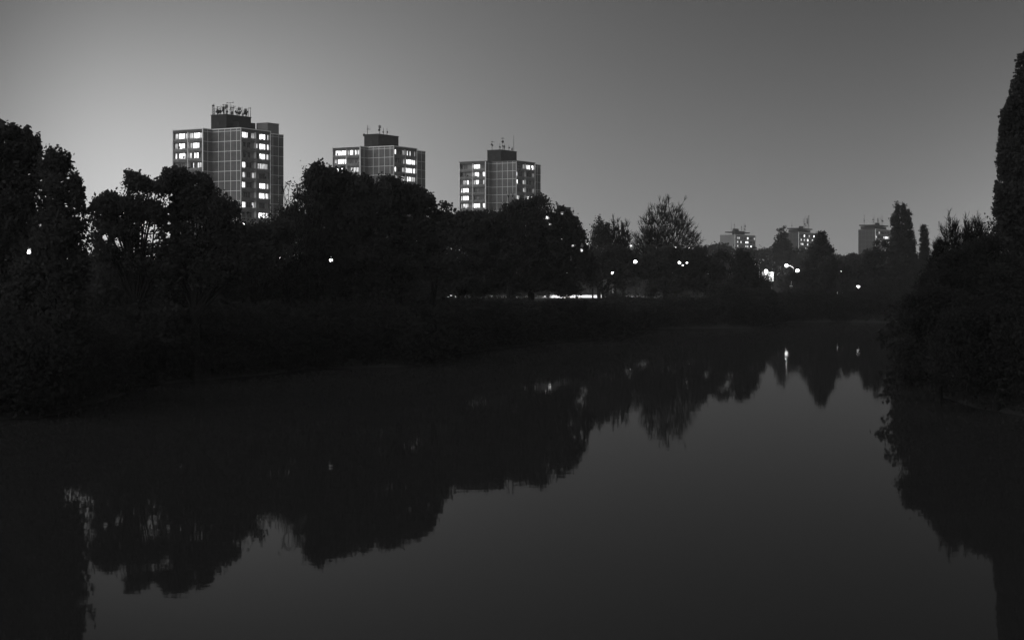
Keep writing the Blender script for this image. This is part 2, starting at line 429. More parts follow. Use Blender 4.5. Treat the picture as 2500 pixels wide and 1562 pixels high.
T1L = [("M.03-.33 B.36-.78 M.82-.95", "M.04-.35 B.38-.82 M.84-.97"), ("M.05-.3 B.36-.78 G.82-.96", "M.12-.28 B.3-.75 G.78-.97"),
       ("b.03-.24 G.27-.33 B.36-.8", "b.03-.24 G.27-.35 B.38-.7 G.72-.85"), ("G.3-.5 G.54-.75", "G.15-.3 B.32-.38 G.4-.55 M.62-.9"),
       ("G.1-.5", "G.2-.6")]
T1R = [("B.02-.42 G.45-.62 M.66-.97", "G.05-.18 B.2-.63 G.66-.73 M.76-.97"), ("G.1-.28 G.36-.6", "B.01-.07 B.2-.63 B.74-.96"),
       ("G.1-.3 G.4-.6", "G.05-.17 B.2-.63 M.7-.95"), ("B.02-.25 G.32-.68", "M.08-.82"), ("M.05-.25 G.35-.6 M.7-.95", "G.2-.6"),
       ("B.02-.25 G.32-.7", "B.2-.63 M.72-.96"), ("G.1-.58", "B.18-.6 b.64-.97"), ("B.02-.27 G.33-.63 M.7-.96", "G.2-.6"),
       ("G.05-.28 G.35-.7", "B.15-.62 b.66-.95"), ("B.02-.25 G.4-.6", "G.2-.4 M.5-.8"), ("G.2-.6", "b.2-.5")]
T2L = [("B.18-.97", "M.02-.2 B.24-.45 M.48-.58 B.62-.72 M.8-.97"), ("M.05-.33 B.38-.86 B.9-.99", "G.2-.5 G.6-.8"),
       ("B.3-.42 B.62-.72", "M.3-.9"), ("", ""), ("", "")]
T2R = [("B.04-.16 G.25-.62 M.72-.96", "B.1-.2 b.34-.46 M.8-.97"), ("G.05-.28 G.34-.6 M.8-.97", "B.05-.55 B.6-.95"),
       ("B.03-.16 G.3-.6 M.72-.97", "B.01-.6 B.66-.95"), ("M.05-.28 M.62-.97", "B.12-.27 B.3-.46 M.52-.97"), ("", ""), ("G.2-.6", "G.3-.6")]
T3L = [("G.05-.24 G.3-.6", "B.03-.58 G.68-.95"), ("G.1-.3 G.36-.5", "M.02-.18 B.2-.5 G.53-.72 B.8-.98"), ("b.28-.37 M.4-.55 B.58-.7", "M.03-.19 B.22-.5 G.54-.78 M.82-.95"),
       ("B.03-.2 B.25-.7 G.75-.96", "G.1-.36 G.45-.9"), ("b.03-.2 B.25-.7 G.76-.96", "G.1-.36 G.45-.9"), ("M.05-.2 B.28-.38 M.41-.7", "B.01-.58 G.64-.77 B.8-.98"), ("", "")]
T3R = [("G.08-.6 M.67-.95", "B.05-.5 B.64-.98"), ("B.01-.08 G.2-.6", "G.1-.25 G.3-.6 M.78-.97"), ("B.01-.14 G.18-.6 M.7-.96", "G.08-.3 G.36-.6"),
       ("G.1-.6 M.72-.96", "G.08-.3 G.36-.6 M.78-.98"), ("M.05-.3 G.4-.8", "b.1-.5 M.6-.9"), ("", "")]
T1roof = [(-13.0,3.6,2.9,'t'),(-11.9,4.2,2.5,'d'),(-10.5,3.6,2.2,'d'),(-9.6,4.4,2.6,'p'),(-9.0,5.0,2.1,'d'),(-8.4,4.0,3.1,'p'),(-7.8,4.8,3.5,'c'),(-7.8,6.2,2.7,'y'),
          (-7.8,7.5,2.1,'d'),(-7.8,9.0,2.6,'p'),(-7.9,10.2,2.7,'d'),(-7.7,11.6,2.5,'p'),(-7.9,13.0,2.7,'d'),(-7.7,13.8,2.9,'y'),(-10.8,5.5,3.2,'y'),(-9.2,7.0,3.0,'x'),(-12.5,5.5,2.0,'y'),(-11.2,7.0,2.2,'x'),(-10.0,8.5,2.4,'d'),(-7.9,11.0,1.9,'x'),(-7.9,12.4,2.2,'x'),(-8.8,9.6,2.9,'x'),(-12.9,6.0,1.6,'d'),(-7.9,5.4,2.4,'y'),(-12.2,3.4,2.0,'x'),(-9.9,3.3,2.6,'x'),(-8.9,3.3,2.2,'y'),(-7.9,8.2,2.2,'x'),(-7.9,12.0,1.9,'y'),(-11.4,3.4,2.3,'y')]
T2roof = [(-13.2,4.0,3.2,'y'),(-8.6,4.4,3.1,'p'),(-8.2,6.0,2.2,'d'),(-8.2,8.0,2.2,'d'),(-14.4,4.0,-0.2,'d')]
T3roof = [(-12.6,4.0,3.4,'y'),(-9.4,4.2,2.4,'d'),(-8.4,4.6,4.4,'y'),(-8.6,6.2,2.5,'d'),(-8.5,9.0,2.2,'d'),(-8.4,11.4,1.6,'d'),(-8.6,12.6,5.9,'x')]
tower('tower_block', 587.8, 312.5, 516, "tallest and nearest grey tower block, roof crowded with aerials, left of the other two", T1L, T1R, 6, 12, 1, 0.14, T1roof, (-7.7, 3.0, 5.6, 11.0), annex=True)
t2 = tower('tower_block', 961.4, 356.5, 592, "middle grey tower block rising behind the broad dark trees", T2L, T2R, 5, 6, 2, 0.13, T2roof, (-8.2, 3.0, 5.6, 11.6))
t3 = tower('tower_block', 1260.5, 392.6, 656, "right one of the three grey towers, whip aerial and round dishes on its roof", T3L, T3R, 8, 7, 3, 0.12, T3roof, (-8.2, 3.0, 5.8, 11.0), trimL=False)
# dishes on the machine room walls and roof edges
d_ = MB(); Zt = 47.2
for (y, z, r_) in ((3.6, 2.9, .5), (5.6, 2.6, .55), (7.2, 2.7, .4)): d_.dish((-8.0, y, Zt + z), r_, -.3)
d_.dish((-12.3, 2.8, Zt + 2.2), .5, -1.57); d_.dish((-10.0, 2.8, Zt + 3.0), .5, -1.57); d_.build('wall_dish', MT['plain'], t2)
d_ = MB(); Zt = 47.0
d_.tube([(-.5, 2.0, Zt), (-.5, 2.0, Zt + 1.5)], [.08, .08]); d_.dish((-.3, 2.0, Zt + 1.9), .8, -1.0, .3); d_.build('wall_dish', MT['dark'], t3)
d_ = MB(); d_.tube([(-.5, 9.5, Zt), (-.5, 9.5, Zt + 3.0)], [.1, .07]); d_.box(-.7, -.3, 9.2, 9.8, Zt, Zt + .7); d_.box(-.6, -.4, 9.6, 10.2, Zt + 1.6, Zt + 2.0); d_.build('antenna_mast', MT['darker'], t3)

# ------------------------------------------------------------------ far blocks on the right
def far_block(px, py, d, label, la, lb, rows, seed, lit, roofkind, notch=0):
    rng = random.Random(seed); C = P(px, py, d); Zt = C.z; base = float(gz(C.x, d)) - 1
    root = empty('apartment_block', (C.x, d, 0), ROT, label, 'apartment block', 'distant long apartment blocks on the right')
    m = MB(); m.prism([(-la, 0), (-.25, 0), (-.25, lb), (-la, lb)], base, Zt)
    if notch:
        m.prism([(-la - 9, 7), (-la, 7), (-la, lb - 2), (-la - 9, lb - 2)], base, Zt + .3)
    m.build('wall', MT['plain'] if notch else MT['slate'], root)
    j = MB()
    for k in range(14):
        z = Zt - 1.0 - k * FL
        if not notch: j.box(-la, -.3, -.05, 0, z - .1, z + .1)
        b0 = z - FL + .15
    if not notch:
        for x in np.arange(-la + 2.4, -.5, 2.4): j.box(x - .09, x + .09, -.08, -.051, base, Zt)
        j.build('joint_strips', MT['band'], root)
    # long front: spandrel bands and rows of windows
    b = MB()
    for k in range(rows + 8):
        z = Zt - 1.0 - k * FL
        b.box(-.25, 0, .3, lb - .3, z - FL - .05, z - FL + .95 + .15)
    b.box(-.25, 0, .3, lb - .3, Zt - 1.15, Zt - .02)
    b.build('spandrel', MT['loggia'], root)
    t = MB(); t.box(-.26, .12, 0, .3, base, Zt); t.box(-.26, .12, lb - .3, lb, base, Zt); t.box(-.26, .15, -.02, lb + .02, Zt, Zt + .35)
    t.build('edge_trim', MT['joint'], root)
    nw = 12
    for k in range(rows):
        z = Zt - 1.15 - k * FL; p = (lb - .6) / nw
        for i in range(nw):
            y0 = .3 + i * p; wdw = 1 if i % 3 == 2 else 0
            if i % 2 == 0 and rng.random() < .25: continue
            fr = MB(); fr.box(-.25, -.12, y0 + .35, y0 + p - .35, z - 1.65, z - .05)
            o = fr.build('window', MT['frame'], root)
            pn = MB(); pn.box(-.12, -.09, y0 + .5, y0 + p - .5, z - 1.52, z - .18)
            kind = lit.get((k, i)) or ('glass' if rng.random() < .8 else 'dim')
            pn.build('pane', MT[kind], o)
    r = MB()
    if roofkind == 'flat':
        r.prism([(-la + 1.5, 4), (-2, 4), (-2, lb * .6), (-la + 1.5, lb * .6)], Zt + .3, Zt + 3.0)
        r.prism([(-la - 3, 2), (-1.2, 2), (-1.2, lb * .8), (-la - 3, lb * .8)], Zt + 1.6, Zt + 2.3)
        r.box(-la + 2, -4, 5, 14, Zt + 3.0, Zt + 4.5)
    else:
        r.prism([(-la + .8, 2), (-1.5, 2), (-1.5, lb * .7), (-la + .8, lb * .7)], Zt + .3, Zt + 2.0)
        r.prism([(-la + .2, .8), (-.6, .8), (-.6, lb * .74), (-la + .2, lb * .74)], Zt + 2.4, Zt + 3.1)
        r.box(-4, -2, 10, 13, Zt + 3.1, Zt + 4.6)
    r.build('machine_room', MT['dark'], root)
    return root, Zt, rng
r1, z1, g1 = far_block(1794.5, 573.2, 1270, "pale far apartment block with stepped dark roof house, left of three", 5.5, 35, 4, 11, {(0, 7): 'lit2', (0,8): 'lit', (1, 6): 'lit2', (1, 7): 'lit2', (2, 9): 'lit2', (1,3): 'lit', (0,2): 'dim'}, 'flat', 1)
antennas(r1, (0,0,0,0), z1 + 3, 0, g1, 2, 5, special=[(-5,5,7,'x'),(-4,8,6,'d'),(-3,18,4.5,'y'),(-3,22,6,'d'),(-3,24,5,'p')])
r2, z2, g2 = far_block(1950.0, 567.6, 1230, "distant apartment block with dense aerial rack, between a poplar and a conifer", 9, 35, 5, 12, {(0, 3): 'lit2', (0, 9): 'lit2', (1, 4): 'lit2', (1,5): 'lit2', (2, 2): 'lit', (2, 5): 'lit', (1,8): 'lit', (3,4): 'dim'}, 'slab')
antennas(r2, (0,0,0,0), z2 + 3, 0, g2, 2, 5, special=[(-6,2.5,4,'d'),(-2,14,7,'y'),(-2,16,8.5,'y'),(-2,18,8,'d'),(-2,20,8,'p'),(-3,17,7,'y'),(-2,22.5,9,'t')])
r3, z3, g3 = far_block(2137.4, 560.0, 1178, "distant apartment block partly hidden by the tall poplars on the right", 11.5, 35, 5, 13, {(1, 6): 'lit2', (1, 7): 'lit2', (0,2): 'dim', (2,3): 'dim'}, 'slab')
antennas(r3, (0,0,0,0), z3 + 3, 0, g3, 2, 5, special=[(-8,1.5,7,'y'),(-3,4,6,'d'),(-3,6,6.5,'y'),(-2,10,5,'p'),(-2,14,6,'y'),(-2,17,7,'x'),(-2,19,7,'x')])

# a lower block half hidden behind the round tree
def low_block(px0, px1, py, d, label, pent, lits):
    a = P(px0, py, d); b = P(px1, py, d); L = b.x - a.x; base = float(gz(a.x, d)) - 1
    root = empty('apartment_house', (a.x, d, 0), 0, label, 'apartment house')
    m = MB(); m.box(0, L, 0, 12, base, a.z); m.build('wall', MT['panel'], root)
    t = MB(); t.box(-.1, L + .1, -.1, 12.1, a.z, a.z + .3); t.build('parapet', MT['band'], root)
    if pent:
        p0 = P(pent[0], pent[2], d); p1 = P(pent[1], pent[2], d)
        q = MB(); q.box(p0.x - a.x, p1.x - a.x, 3, 9, a.z + .3, p0.z); q.build('machine_room', MT['dark'], root)
        g = MB(); e = P(pent[1] + 8, pent[2] + 6, d).x - a.x
        for zz in (.6, 1.4, 2.2): g.box(p1.x - a.x, e, 5, 5.08, a.z + zz, a.z + zz + .08)
        g.box(e - .08, e, 4.99, 5.09, a.z + .3, a.z + 2.3); g.build('railing', MT['darker'], root)
    for (x, y, w, h, k) in lits:
        c = P(x, y, d); fr = MB(); fr.box(c.x - a.x - w/2, c.x - a.x + w/2, -.06, 0, c.z - h/2, c.z + h/2)
        o = fr.build('window', MT['frame'], root); pn = MB(); pn.box(c.x - a.x - w/2 + .1, c.x - a.x + w/2 - .1, -.09, -.061, c.z - h/2 + .1, c.z + h/2 - .1); pn.build('pane', MT[k], o)
low_block(1318, 1392, 521, 720, "tower block with a railed dark roof house, nearly hidden behind the round central tree", (1369, 1394, 505),
          [(1335,532,1.3,1.5,'lit2'),(1341,534,1.0,1.3,'lit'),(1342,548,1.2,1.3,'lit2'),(1372,520.5,.0+1.2,1.2,'dim'),(1371,584,1.2,1.4,'dim')])
low_block(1392, 1450, 590, 660, "low flat-roofed house with one bright window, in the gap right of the round tree", None,
          [(1434,596,1.2,1.5,'lit2'),(1440,597,1.2,1.6,'dim'),(1398,600,.9,1.0,'lit'),(1420,611,.9,1.2,'lit')])

# ------------------------------------------------------------------ trees
GL = 'leafy trees along the left and middle shore'; GB = 'bushes on the right bank'   # gaps in the crowns are given as (px, py, radius)
def leaves_at(centers, sigma, per, size, g, flat=0.75):
    n = len(centers) * per
    c = np.repeat(centers, per, axis=0) + g.normal(0, 1, (n, 3)) * sigma * np.array([1, 1, flat])
    return c, n
def leaf_quads(c, size, g):
    n = len(c)
    a = g.normal(0, 1, (n, 3)); a /= np.linalg.norm(a, axis=1)[:, None]
    b = np.cross(a, g.normal(0, 1, (n, 3))); b /= np.linalg.norm(b, axis=1)[:, None]
    s = size * g.uniform(0.6, 1.3, (n, 1))
    V = np.empty((n, 4, 3)); V[:, 0] = c - a * s * .55; V[:, 1] = c + b * s * .36; V[:, 2] = c + a * s * .55; V[:, 3] = c - b * s * .36
    return V.reshape(-1, 3)
def cull(c, holes, g, keepp=0.0):
    if not holes: return c
    px = CX + c[:, 0] / c[:, 1] * F; py = HY - (c[:, 2] - EYE) / c[:, 1] * F
    keep = np.ones(len(c), bool)
    for (hx, hy, r) in holes:
        keep &= ~((np.hypot(px - hx, py - hy) < r * g.uniform(.75, 1.25, len(c))) & (g.uniform(0, 1, len(c)) >= keepp))
    return c[keep]
SKYLINE = [(-400,300),(0,298),(10,297),(15,318),(28,308),(45,317),(53,330),(58,338),(61,315),(72,313),(77,335),(86,345),(94,330),(99,351),(101,398),(109,404),(113,386),(120,356),(125,367),(144,361),(156,366),(168,378),(173,390),(177,412),(188,421),(198,449),(203,473),(205,512),(220,515),
 (226,492),(238,482),(249,484),(258,468),(264,477),(275,478),(280,466),(292,464),(295,444),(301,417),(320,419),(328,431),(333,420),(344,420),(348,434),(362,436),(372,452),(380,444),(386,436),(394,441),(400,414),(412,417),(416,424),(424,413),(437,411),(452,415),(459,426),(472,438),(480,424),(489,422),(497,429),(515,425),(519,452),(522,468),(533,468),(540,463),(545,481),(553,479),(565,488),(568,501),(576,498),(586,505),(590,531),(607,533),(629,541),(638,530),(650,524),(662,514),(700,520),(718,470),(724,446),(731,438),(744,434),(753,423),(762,407),(780,393),(794,400),(803,409),(816,405),(837,409),(848,409),(859,420),(875,430),(908,429),(926,423),(951,423),(958,436),(974,433),(987,436),(998,447),(1030,461),(1039,470),(1047,483),(1050,474),(1055,467),(1059,485),(1064,500),(1073,506),(1077,497),(1086,495),(1091,505),(1100,501),(1106,510),(1122,515),(1145,519),(1185,520),(1205,512),(1240,498),(1259,488),(1278,490),(1299,485),(1308,480),(1323,475),(1339,480),(1361,486),(1369,497),(1380,508),(1393,518),(1402,527),(1411,531),(1420,545),(1422,557),(1430,566),(1434,584),(1438,612),(1460,640),(1500,660)]
BUSHLINE = [(2200,700),(2250,664),(2272,645),(2286,632),(2289,614),(2310,602),(2339,591),(2376,588),(2404,578),(2422,564),(2435,556),(2600,550)]
POPLAR = [(2380,640),(2424,560),(2427,470),(2434,430),(2440,384),(2436,362),(2438,329),(2443,305),(2447,276),(2458,262),(2464,243),(2468,224),(2478,196),(2482,165),(2485,146),(2493,133),(2510,131),(2600,150)]
def trim(c, line, off, g, jit):
    px = CX + c[:, 0] / c[:, 1] * F + g.normal(0, jit * 1.1, len(c)); py = HY - (c[:, 2] - EYE) / c[:, 1] * F
    L = np.array(line, float)
    return c[py > np.interp(px, L[:, 0], L[:, 1]) + off + g.normal(0, jit, len(c))]
def leafy(name, label, cat, d, lobes, base_px, seed, leaf=0.22, tau=4.5, clump=0.34, per=26, holes=(), group=None, depth=.85, mt='leaf', limbs=3, trunk_r=None, shell=.42, cone=False, rough=.10, gap=-.25, glam=1.5, line=None):
    """a tree: tapered trunk with limbs into every lobe of the crown; crown of leaf clumps"""
    g = np.random.default_rng(seed); rr = random.Random(seed)
    k = d / F; cs = []
    full = []
    if line is None and group == GL: line = SKYLINE
    if line is None and group == GB: line = BUSHLINE
    if gap is not None and max(l[2] for l in lobes) < 26: gap = None
    ks = .8 if line is None else .95
    for lb in lobes:
        (px, py, rx, ry) = lb[:4]; tf = lb[4] if len(lb) > 4 else 1.0
        if cone or rx < 18: full.append((px, py, rx, ry, tf)); continue
        full.append((px, py, rx * ks, ry * ks, tf))
        for q in range(8):
            a = rr.uniform(0, 6.283); w = rr.uniform(.2, .42); e = min(rx, ry)
            full.append((px + math.cos(a) * (rx * .86), py - math.sin(a) * ry * .86, e * w, e * w * rr.uniform(.8, 1.5), tf * .8))
        for q in range(6):      # sprays of leaves on branch ends that stick out of the crown
            a = rr.uniform(-.3, 3.44); e = min(rx, ry); ln = rr.uniform(.12, .42); b_ = a + rr.uniform(-.5, .5)
            for t_ in (0, .5, 1):
                full.append((px + math.cos(a) * rx * .9 + math.cos(b_) * e * ln * t_, py - math.sin(a) * ry * .9 - math.sin(b_) * e * ln * t_, e * .075 * (1.5 - t_), e * .085 * (1.5 - t_), tf * .5))
    for lb in full:
        (px, py, rx, ry, tf) = lb
        area = math.pi * rx * ry * k * k
        n = int(tau * tf * area / (leaf * leaf * .40 * .5) / per * .8) + 6
        u = g.normal(0, 1, (n, 3)); u /= np.linalg.norm(u, axis=1)[:, None]
        r = g.uniform(0, 1, (n, 1)) ** shell * np.minimum(1 + rough * g.normal(0, 1, (n, 1)), 1.16)
        dy_ = g.uniform(-.6, .6)
        if cone:     # a tapering conifer: wide at the foot
            t = g.uniform(0, 1, n) ** .62; ang = g.uniform(0, 2 * math.pi, n); w = g.uniform(0, 1, n) ** .5 * (t ** .85) * (1 + .13 * np.sin(t * 34))
            c = np.stack([np.cos(ang) * w * rx * k, np.sin(ang) * w * rx * k * depth, (1 - 2 * t) * ry * k], 1)
        else:
            c = u * r * np.array([rx * k, max(rx, min(ry, rx * 2)) * k * depth, ry * k])
        p = P(px, py, d); c = c + np.array([p.x, p.y + dy_, p.z]); cs.append(c)
    cs = np.concatenate(cs)
    if gap is not None:      # hollows between the boughs
        nz = np.zeros(len(cs)); lam = glam * (.55 + d / 230.0)
        for q in range(9):
            w = g.normal(0, 1, 3); w /= np.linalg.norm(w); nz += np.sin(cs @ w * 6.283 / (lam * g.uniform(.7, 1.6)) + g.uniform(0, 6.28))
        cs = cs[nz / 2.1 > gap]
    cs = cull(cs, [h for h in holes if h[2] > 12], g, .22); holes = [h for h in holes if h[2] <= 12]
    bx = (base_px - CX) / F * d; bz = float(gz(bx, d)) - .1
    if line is not None: cs = trim(cs, line, clump * F / d * .5, g, 3.2)
    c, n = leaves_at(cs, clump, per, leaf, g)
    if line is not None: c = trim(c, line, -clump * F / d * .55, g, 3.0)
    c = c[c[:, 2] > np.maximum(bz, 0.0) + .2]
    c = cull(c, holes, g, .03)
    root = empty(name, (bx, d, bz), 0, label, cat, group)
    V = leaf_quads(c, leaf, g) - np.array([bx, d, bz])
    quads_mesh('crown', V, len(c), MT[mt], root)
    # trunk and limbs
    top = max(P(l[0], l[1], d).z for l in lobes) - bz
    tr = trunk_r or (.018 * top + .08)
    m = MB(); sway = rr.uniform(-.4, .4)
    fork = Vector((sway, 0, max(.8, top * .38)))
    m.tube([(0, 0, -.3), (sway * .3, 0, fork.z * .5), fork], [tr * 1.35, tr, tr * .8], 8)
    for l in lobes:
        for q in range(limbs):
            e = P(l[0] + rr.uniform(-.6, .6) * l[2], l[1] + rr.uniform(-.75, .5) * l[3], d) - Vector((bx, d, bz)); e.y += rr.uniform(-.5, .5) * l[2] * k
            if e.z < 1.0: continue
            if line is not None:
                w_ = e + Vector((bx, d, bz)); L_ = np.array(line, float); qx = CX + w_.x / w_.y * F
                if HY - (w_.z - EYE) / w_.y * F < max(np.interp(qx + o_, L_[:, 0], L_[:, 1]) for o_ in (-14, 0, 14)) + 8: continue
            st = fork * rr.uniform(.75, 1.0); mid = st.lerp(e, .5) + Vector((rr.uniform(-.3, .3), rr.uniform(-.3, .3), rr.uniform(-.2, .5)))
            m.tube([st, mid, e], [tr * .42, tr * .26, .03], 5)
            for s in range(3):
                a = mid.lerp(e, rr.uniform(.1, .8)); t2 = a + Vector((rr.uniform(-1, 1), rr.uniform(-1, 1), rr.uniform(-.2, .7))) * .8
                m.tube([a, t2], [.045, .02], 4)
    m.build('trunk', MT['bark'], root)
    return root
def bare(name, label, d, box, base_px, seed, n=700, twig=.03, group=None, leaf=0, leafsize=.16, fork=.35, mt='bark', r0=.3, low=.15, lump=.16, cat='tree', fill=.55, tw=3, up=.5, tl=.8):
    """a leafless tree: twig ends spread through a fan-shaped crown and joined back, node to node, to the trunk"""
    g = np.random.default_rng(seed)
    x0, x1, ytop = box
    bx = (base_px - CX) / F * d; bz = float(gz(bx, d)) - .1
    H = P(base_px, ytop, d).z - bz; fz = H * fork; hz = (H - fz) / 1.08
    wl = (base_px - x0) / F * d; wr = (x1 - base_px) / F * d; wy = (wl + wr) / 2
    v = g.normal(0, 1, (n * 3, 3)); v /= np.linalg.norm(v, axis=1)[:, None]; v = v[v[:, 2] > -low][:n]; n = len(v)
    ph = g.uniform(0, 6.28, 6); az_ = np.arctan2(v[:, 1], v[:, 0]); e_ = np.arcsin(v[:, 2])
    lumps = 1 + lump * (np.sin(az_ * 3 + ph[0]) * np.sin(e_ * 7 + ph[1]) + .7 * np.sin(az_ * 7 + ph[2] + e_ * 9) + .5 * np.sin(v[:, 0] * 15 + ph[3])) - lump * .6
    wx = np.where(v[:, 0] < 0, wl, wr)
    t = g.uniform(.02, 1, n) ** fill
    tp = v * np.stack([wx, np.full(n, wy), np.full(n, hz)], 1) * (t * lumps)[:, None] + np.array([0, 0, fz])
    rad = t; order = np.argsort(rad); tp = tp[order]; rad = rad[order]
    nodes = np.zeros((n + 1, 3)); nodes[0] = (0, 0, fz); nodes[1:] = tp; par = np.zeros(n + 1, int); par[0] = -1
    fk = nodes[0]
    for i in range(1, n + 1):
        p = nodes[i]; dv = p - nodes[:i]; ds = np.linalg.norm(dv, axis=1)
        rdir = (p - fk) / (np.linalg.norm(p - fk) + 1e-6)
        cosr = (dv @ rdir) / (ds + 1e-6)
        par[i] = int(np.argmin(ds * (1 + 2.2 * np.clip(1 - cosr, 0, 2)) + np.where(cosr < .3, 1e3, 0) * (np.arange(i) > 0)))
    cnt = np.ones(n + 1)
    for i in range(n, 0, -1): cnt[par[i]] += cnt[i]
    rr = np.maximum(twig, r0 * .75 * (cnt / cnt[0]) ** .47)
    # straighten the limbs a little and bow them outward
    for _ in range(2):
        ch = np.zeros((n + 1, 3)); cn = np.zeros(n + 1)
        for i in range(1, n + 1):
            if cnt[i] > 2: ch[par[i]] += nodes[i] * cnt[i]; cn[par[i]] += cnt[i]
        for i in range(1, n + 1):
            if cn[i] > 0: nodes[i] = .5 * nodes[i] + .25 * nodes[par[i]] + .25 * ch[i] / cn[i]
    m = MB(); m.tube([(0, 0, -.3), (0, 0, fz * .5), tuple(fk)], [r0 * 1.25, r0, r0 * .85], 8)
    tips = []
    for i in range(1, n + 1):
        a, b = Vector(nodes[par[i]]), Vector(nodes[i])
        L = (b - a).length; mid = (a + b) / 2 + Vector(g.normal(0, .05 * L, 3)); mid.z -= .05 * L
        m.tube([a, mid, b], [rr[i] * (1.15 if cnt[i] > 3 else 1), rr[i], rr[i] * .92], 5 if rr[i] > twig * 2.5 else 3, cap=False)
        if cnt[i] < 4:
            out = (b - Vector(fk)).normalized()
            for q in range(tw):
                dd = (out + Vector(g.normal(0, .45, 3)) + Vector((0, 0, up))).normalized(); e = b + dd * hz * .11 * tl * g.uniform(.5, 1.3)
                m.tube([b, b.lerp(e, .5) + Vector(g.normal(0, .04, 3)), e], [twig * .9, twig * .75, twig * .5], 3, cap=False); tips.append(tuple(e))
    root = empty(name, (bx, d, bz), 0, label, cat, group)
    m.build('branches', MT[mt], root)
    if leaf:
        cs = np.array(tips); c, k = leaves_at(cs, .22, leaf, leafsize, g)
        quads_mesh('crown', leaf_quads(c, leafsize, g), k, MT['leaf'], root)
    return root

GL = 'leafy trees along the left and middle shore'
HA = [(70,615,11),(4,390,7),(8,345,6),(70,425,4),(100,440,5),(160,500,7),(98,550,5),(162,632,4),(206,650,5),(205,640,3),(85,553,4),(103,508,3),(120,520,3),(168,435,4)]
leafy('broadleaf_tree', "big dense tree at the left edge, with a street lamp shining through its foot", 'tree', 81, [(5,345,34,50),(42,362,38,54),(80,380,24,62),(30,480,100,95),(50,600,110,110),(-60,480,90,140),(-20,700,120,90)], 20, 1, .17, 5.4, .25, 26, HA, GL, gap=-.75)
leafy('broadleaf_tree', "slimmer tree with a ragged open top, just right of the tree at the left edge", 'tree', 79, [(142,396,30,40,.8),(150,440,34,42,.8),(172,490,34,54,.8),(150,565,36,60),(125,640,62,90),(184,615,14,48,.7),(110,740,90,60)], 140, 2, .17, 4.2, .23, 24, HA, GL, gap=-.45)
HB = [(335,560,34),(345,500,14),(330,612,28),(365,590,26),(300,520,5),(390,560,14),(340,470,6),(258,578,10),(410,575,9),(437,572,7),(478,452,7),(410,600,6),(476,575,9),(480,596,7),(320,625,5),(345,635,4),(362,628,4),(290,627,4),(245,610,4),(412,545,6),(380,620,5),(375,478,5),(412,523,4),(448,489,3),(436,480,3),(473,548,3)]
leafy('broadleaf_tree', "broad open-crowned tree with sky gaps through its middle, left of the tallest tower", 'tree', 104, [(248,512,26,34),(285,492,28,36,.9),(324,452,32,40,.9),(356,482,42,48),(305,545,48,42,.75),(360,560,60,55,.7),(278,590,46,36,.6),(350,640,110,45,.8)], 335, 3, .2, 3.2, .26, 24, HB, GL, limbs=7, gap=-.05, glam=1.2)
leafy('broadleaf_tree', "dense rounded tree covering the foot of the tallest tower", 'tree', 105, [(408,448,22,30,.8),(432,450,28,34,.9),(468,458,26,36,.9),(485,490,42,44),(530,505,40,46),(566,540,32,40,.85),(480,570,90,70),(545,620,90,70),(430,660,100,70),(600,610,45,55,.9)], 480, 4, .2, 4.4, .28, 24, HB + [(600,525,6),(605,546,7),(580,560,4)], GL, limbs=5)
leafy('small_tree', "low loose tree in front of the lit lower floors of the tallest tower", 'tree', 122, [(612,592,36,32,.5),(668,565,26,46,.45),(640,625,62,52,1.0),(600,660,60,50)], 630, 5, .2, 3.2, .3, 20, [(592,545,9),(684,631,6),(600,540,7),(608,592,3),(603,627,3),(663,647,4)], GL, limbs=5)
bare('sparse_tree', "thin nearly bare tree in the gap between the first two towers", 126, (655, 748, 437), 700, 6, n=420, twig=.02, leaf=2, leafsize=.13, group=GL, r0=.12, fork=.42)
bare('sparse_tree', "second thin leaf-specked tree beside the bare one in the tower gap", 128, (690, 800, 398), 752, 26, n=420, twig=.02, leaf=4, leafsize=.14, group=GL, r0=.12, fork=.42)
HD = [(808,635,8),(757,488,3),(1002,483,3),(1000,526,6),(965,530,3),(924,492,3),(963,485,3),(920,519,4),(792,555,3),(768,597,6),(787,585,4),(684,631,6),(1049,615,3),(962,518,4),(1000,490,2)]
leafy('broadleaf_tree', "tree with a feathery pointed top, left end of the broad mass before the middle tower", 'tree', 130, [(778,432,20,30,.5),(762,490,34,46,.8),(790,466,28,38,.7),(745,540,44,60,.9),(780,600,70,80)], 770, 7, .22, 4.0, .3, 22, HD, GL, limbs=6)
leafy('broadleaf_tree', "round dense tree covering the left foot of the middle tower", 'tree', 131, [(836,466,30,36),(868,478,38,38),(850,540,80,70),(900,500,50,44),(850,630,110,70),(800,520,50,60)], 850, 8, .24, 5.0, .32, 24, HD, GL)
leafy('broadleaf_tree', "round dense tree covering the right foot of the middle tower", 'tree', 133, [(945,474,32,30),(978,488,36,34),(1012,510,34,42),(950,560,90,80),(1020,580,50,70),(960,650,110,60)], 965, 9, .24, 5.0, .32, 24, HD, GL)
leafy('sapling', "small spire-shaped sapling standing above the right shoulder of the broad dark trees", 'tree', 134, [(1053,490,6,20,.5),(1058,512,11,20,.5),(1062,560,22,40,.9)], 1058, 10, .18, 3.0, .16, 14, (), GL)
leafy('low_tree', "low dark tree with a knobby top between the middle and right towers", 'tree', 160, [(1085,512,18,13),(1105,515,14,10),(1120,545,50,28),(1175,550,45,32),(1110,620,80,75),(1190,620,60,70),(1100,680,90,34,1.2),(1190,680,60,34,1.2)], 1120, 11, .26, 5.6, .3, 24, [(1162,577,2),(1180,553,2)], GL, gap=-.7)
bare('sparse_tree', "nearly bare twiggy tree before the foot of the right tower", 185, (1185, 1300, 470), 1242, 12, n=600, tw=5, twig=.024, leaf=0, group=GL, r0=.2, fork=.45, up=.9)
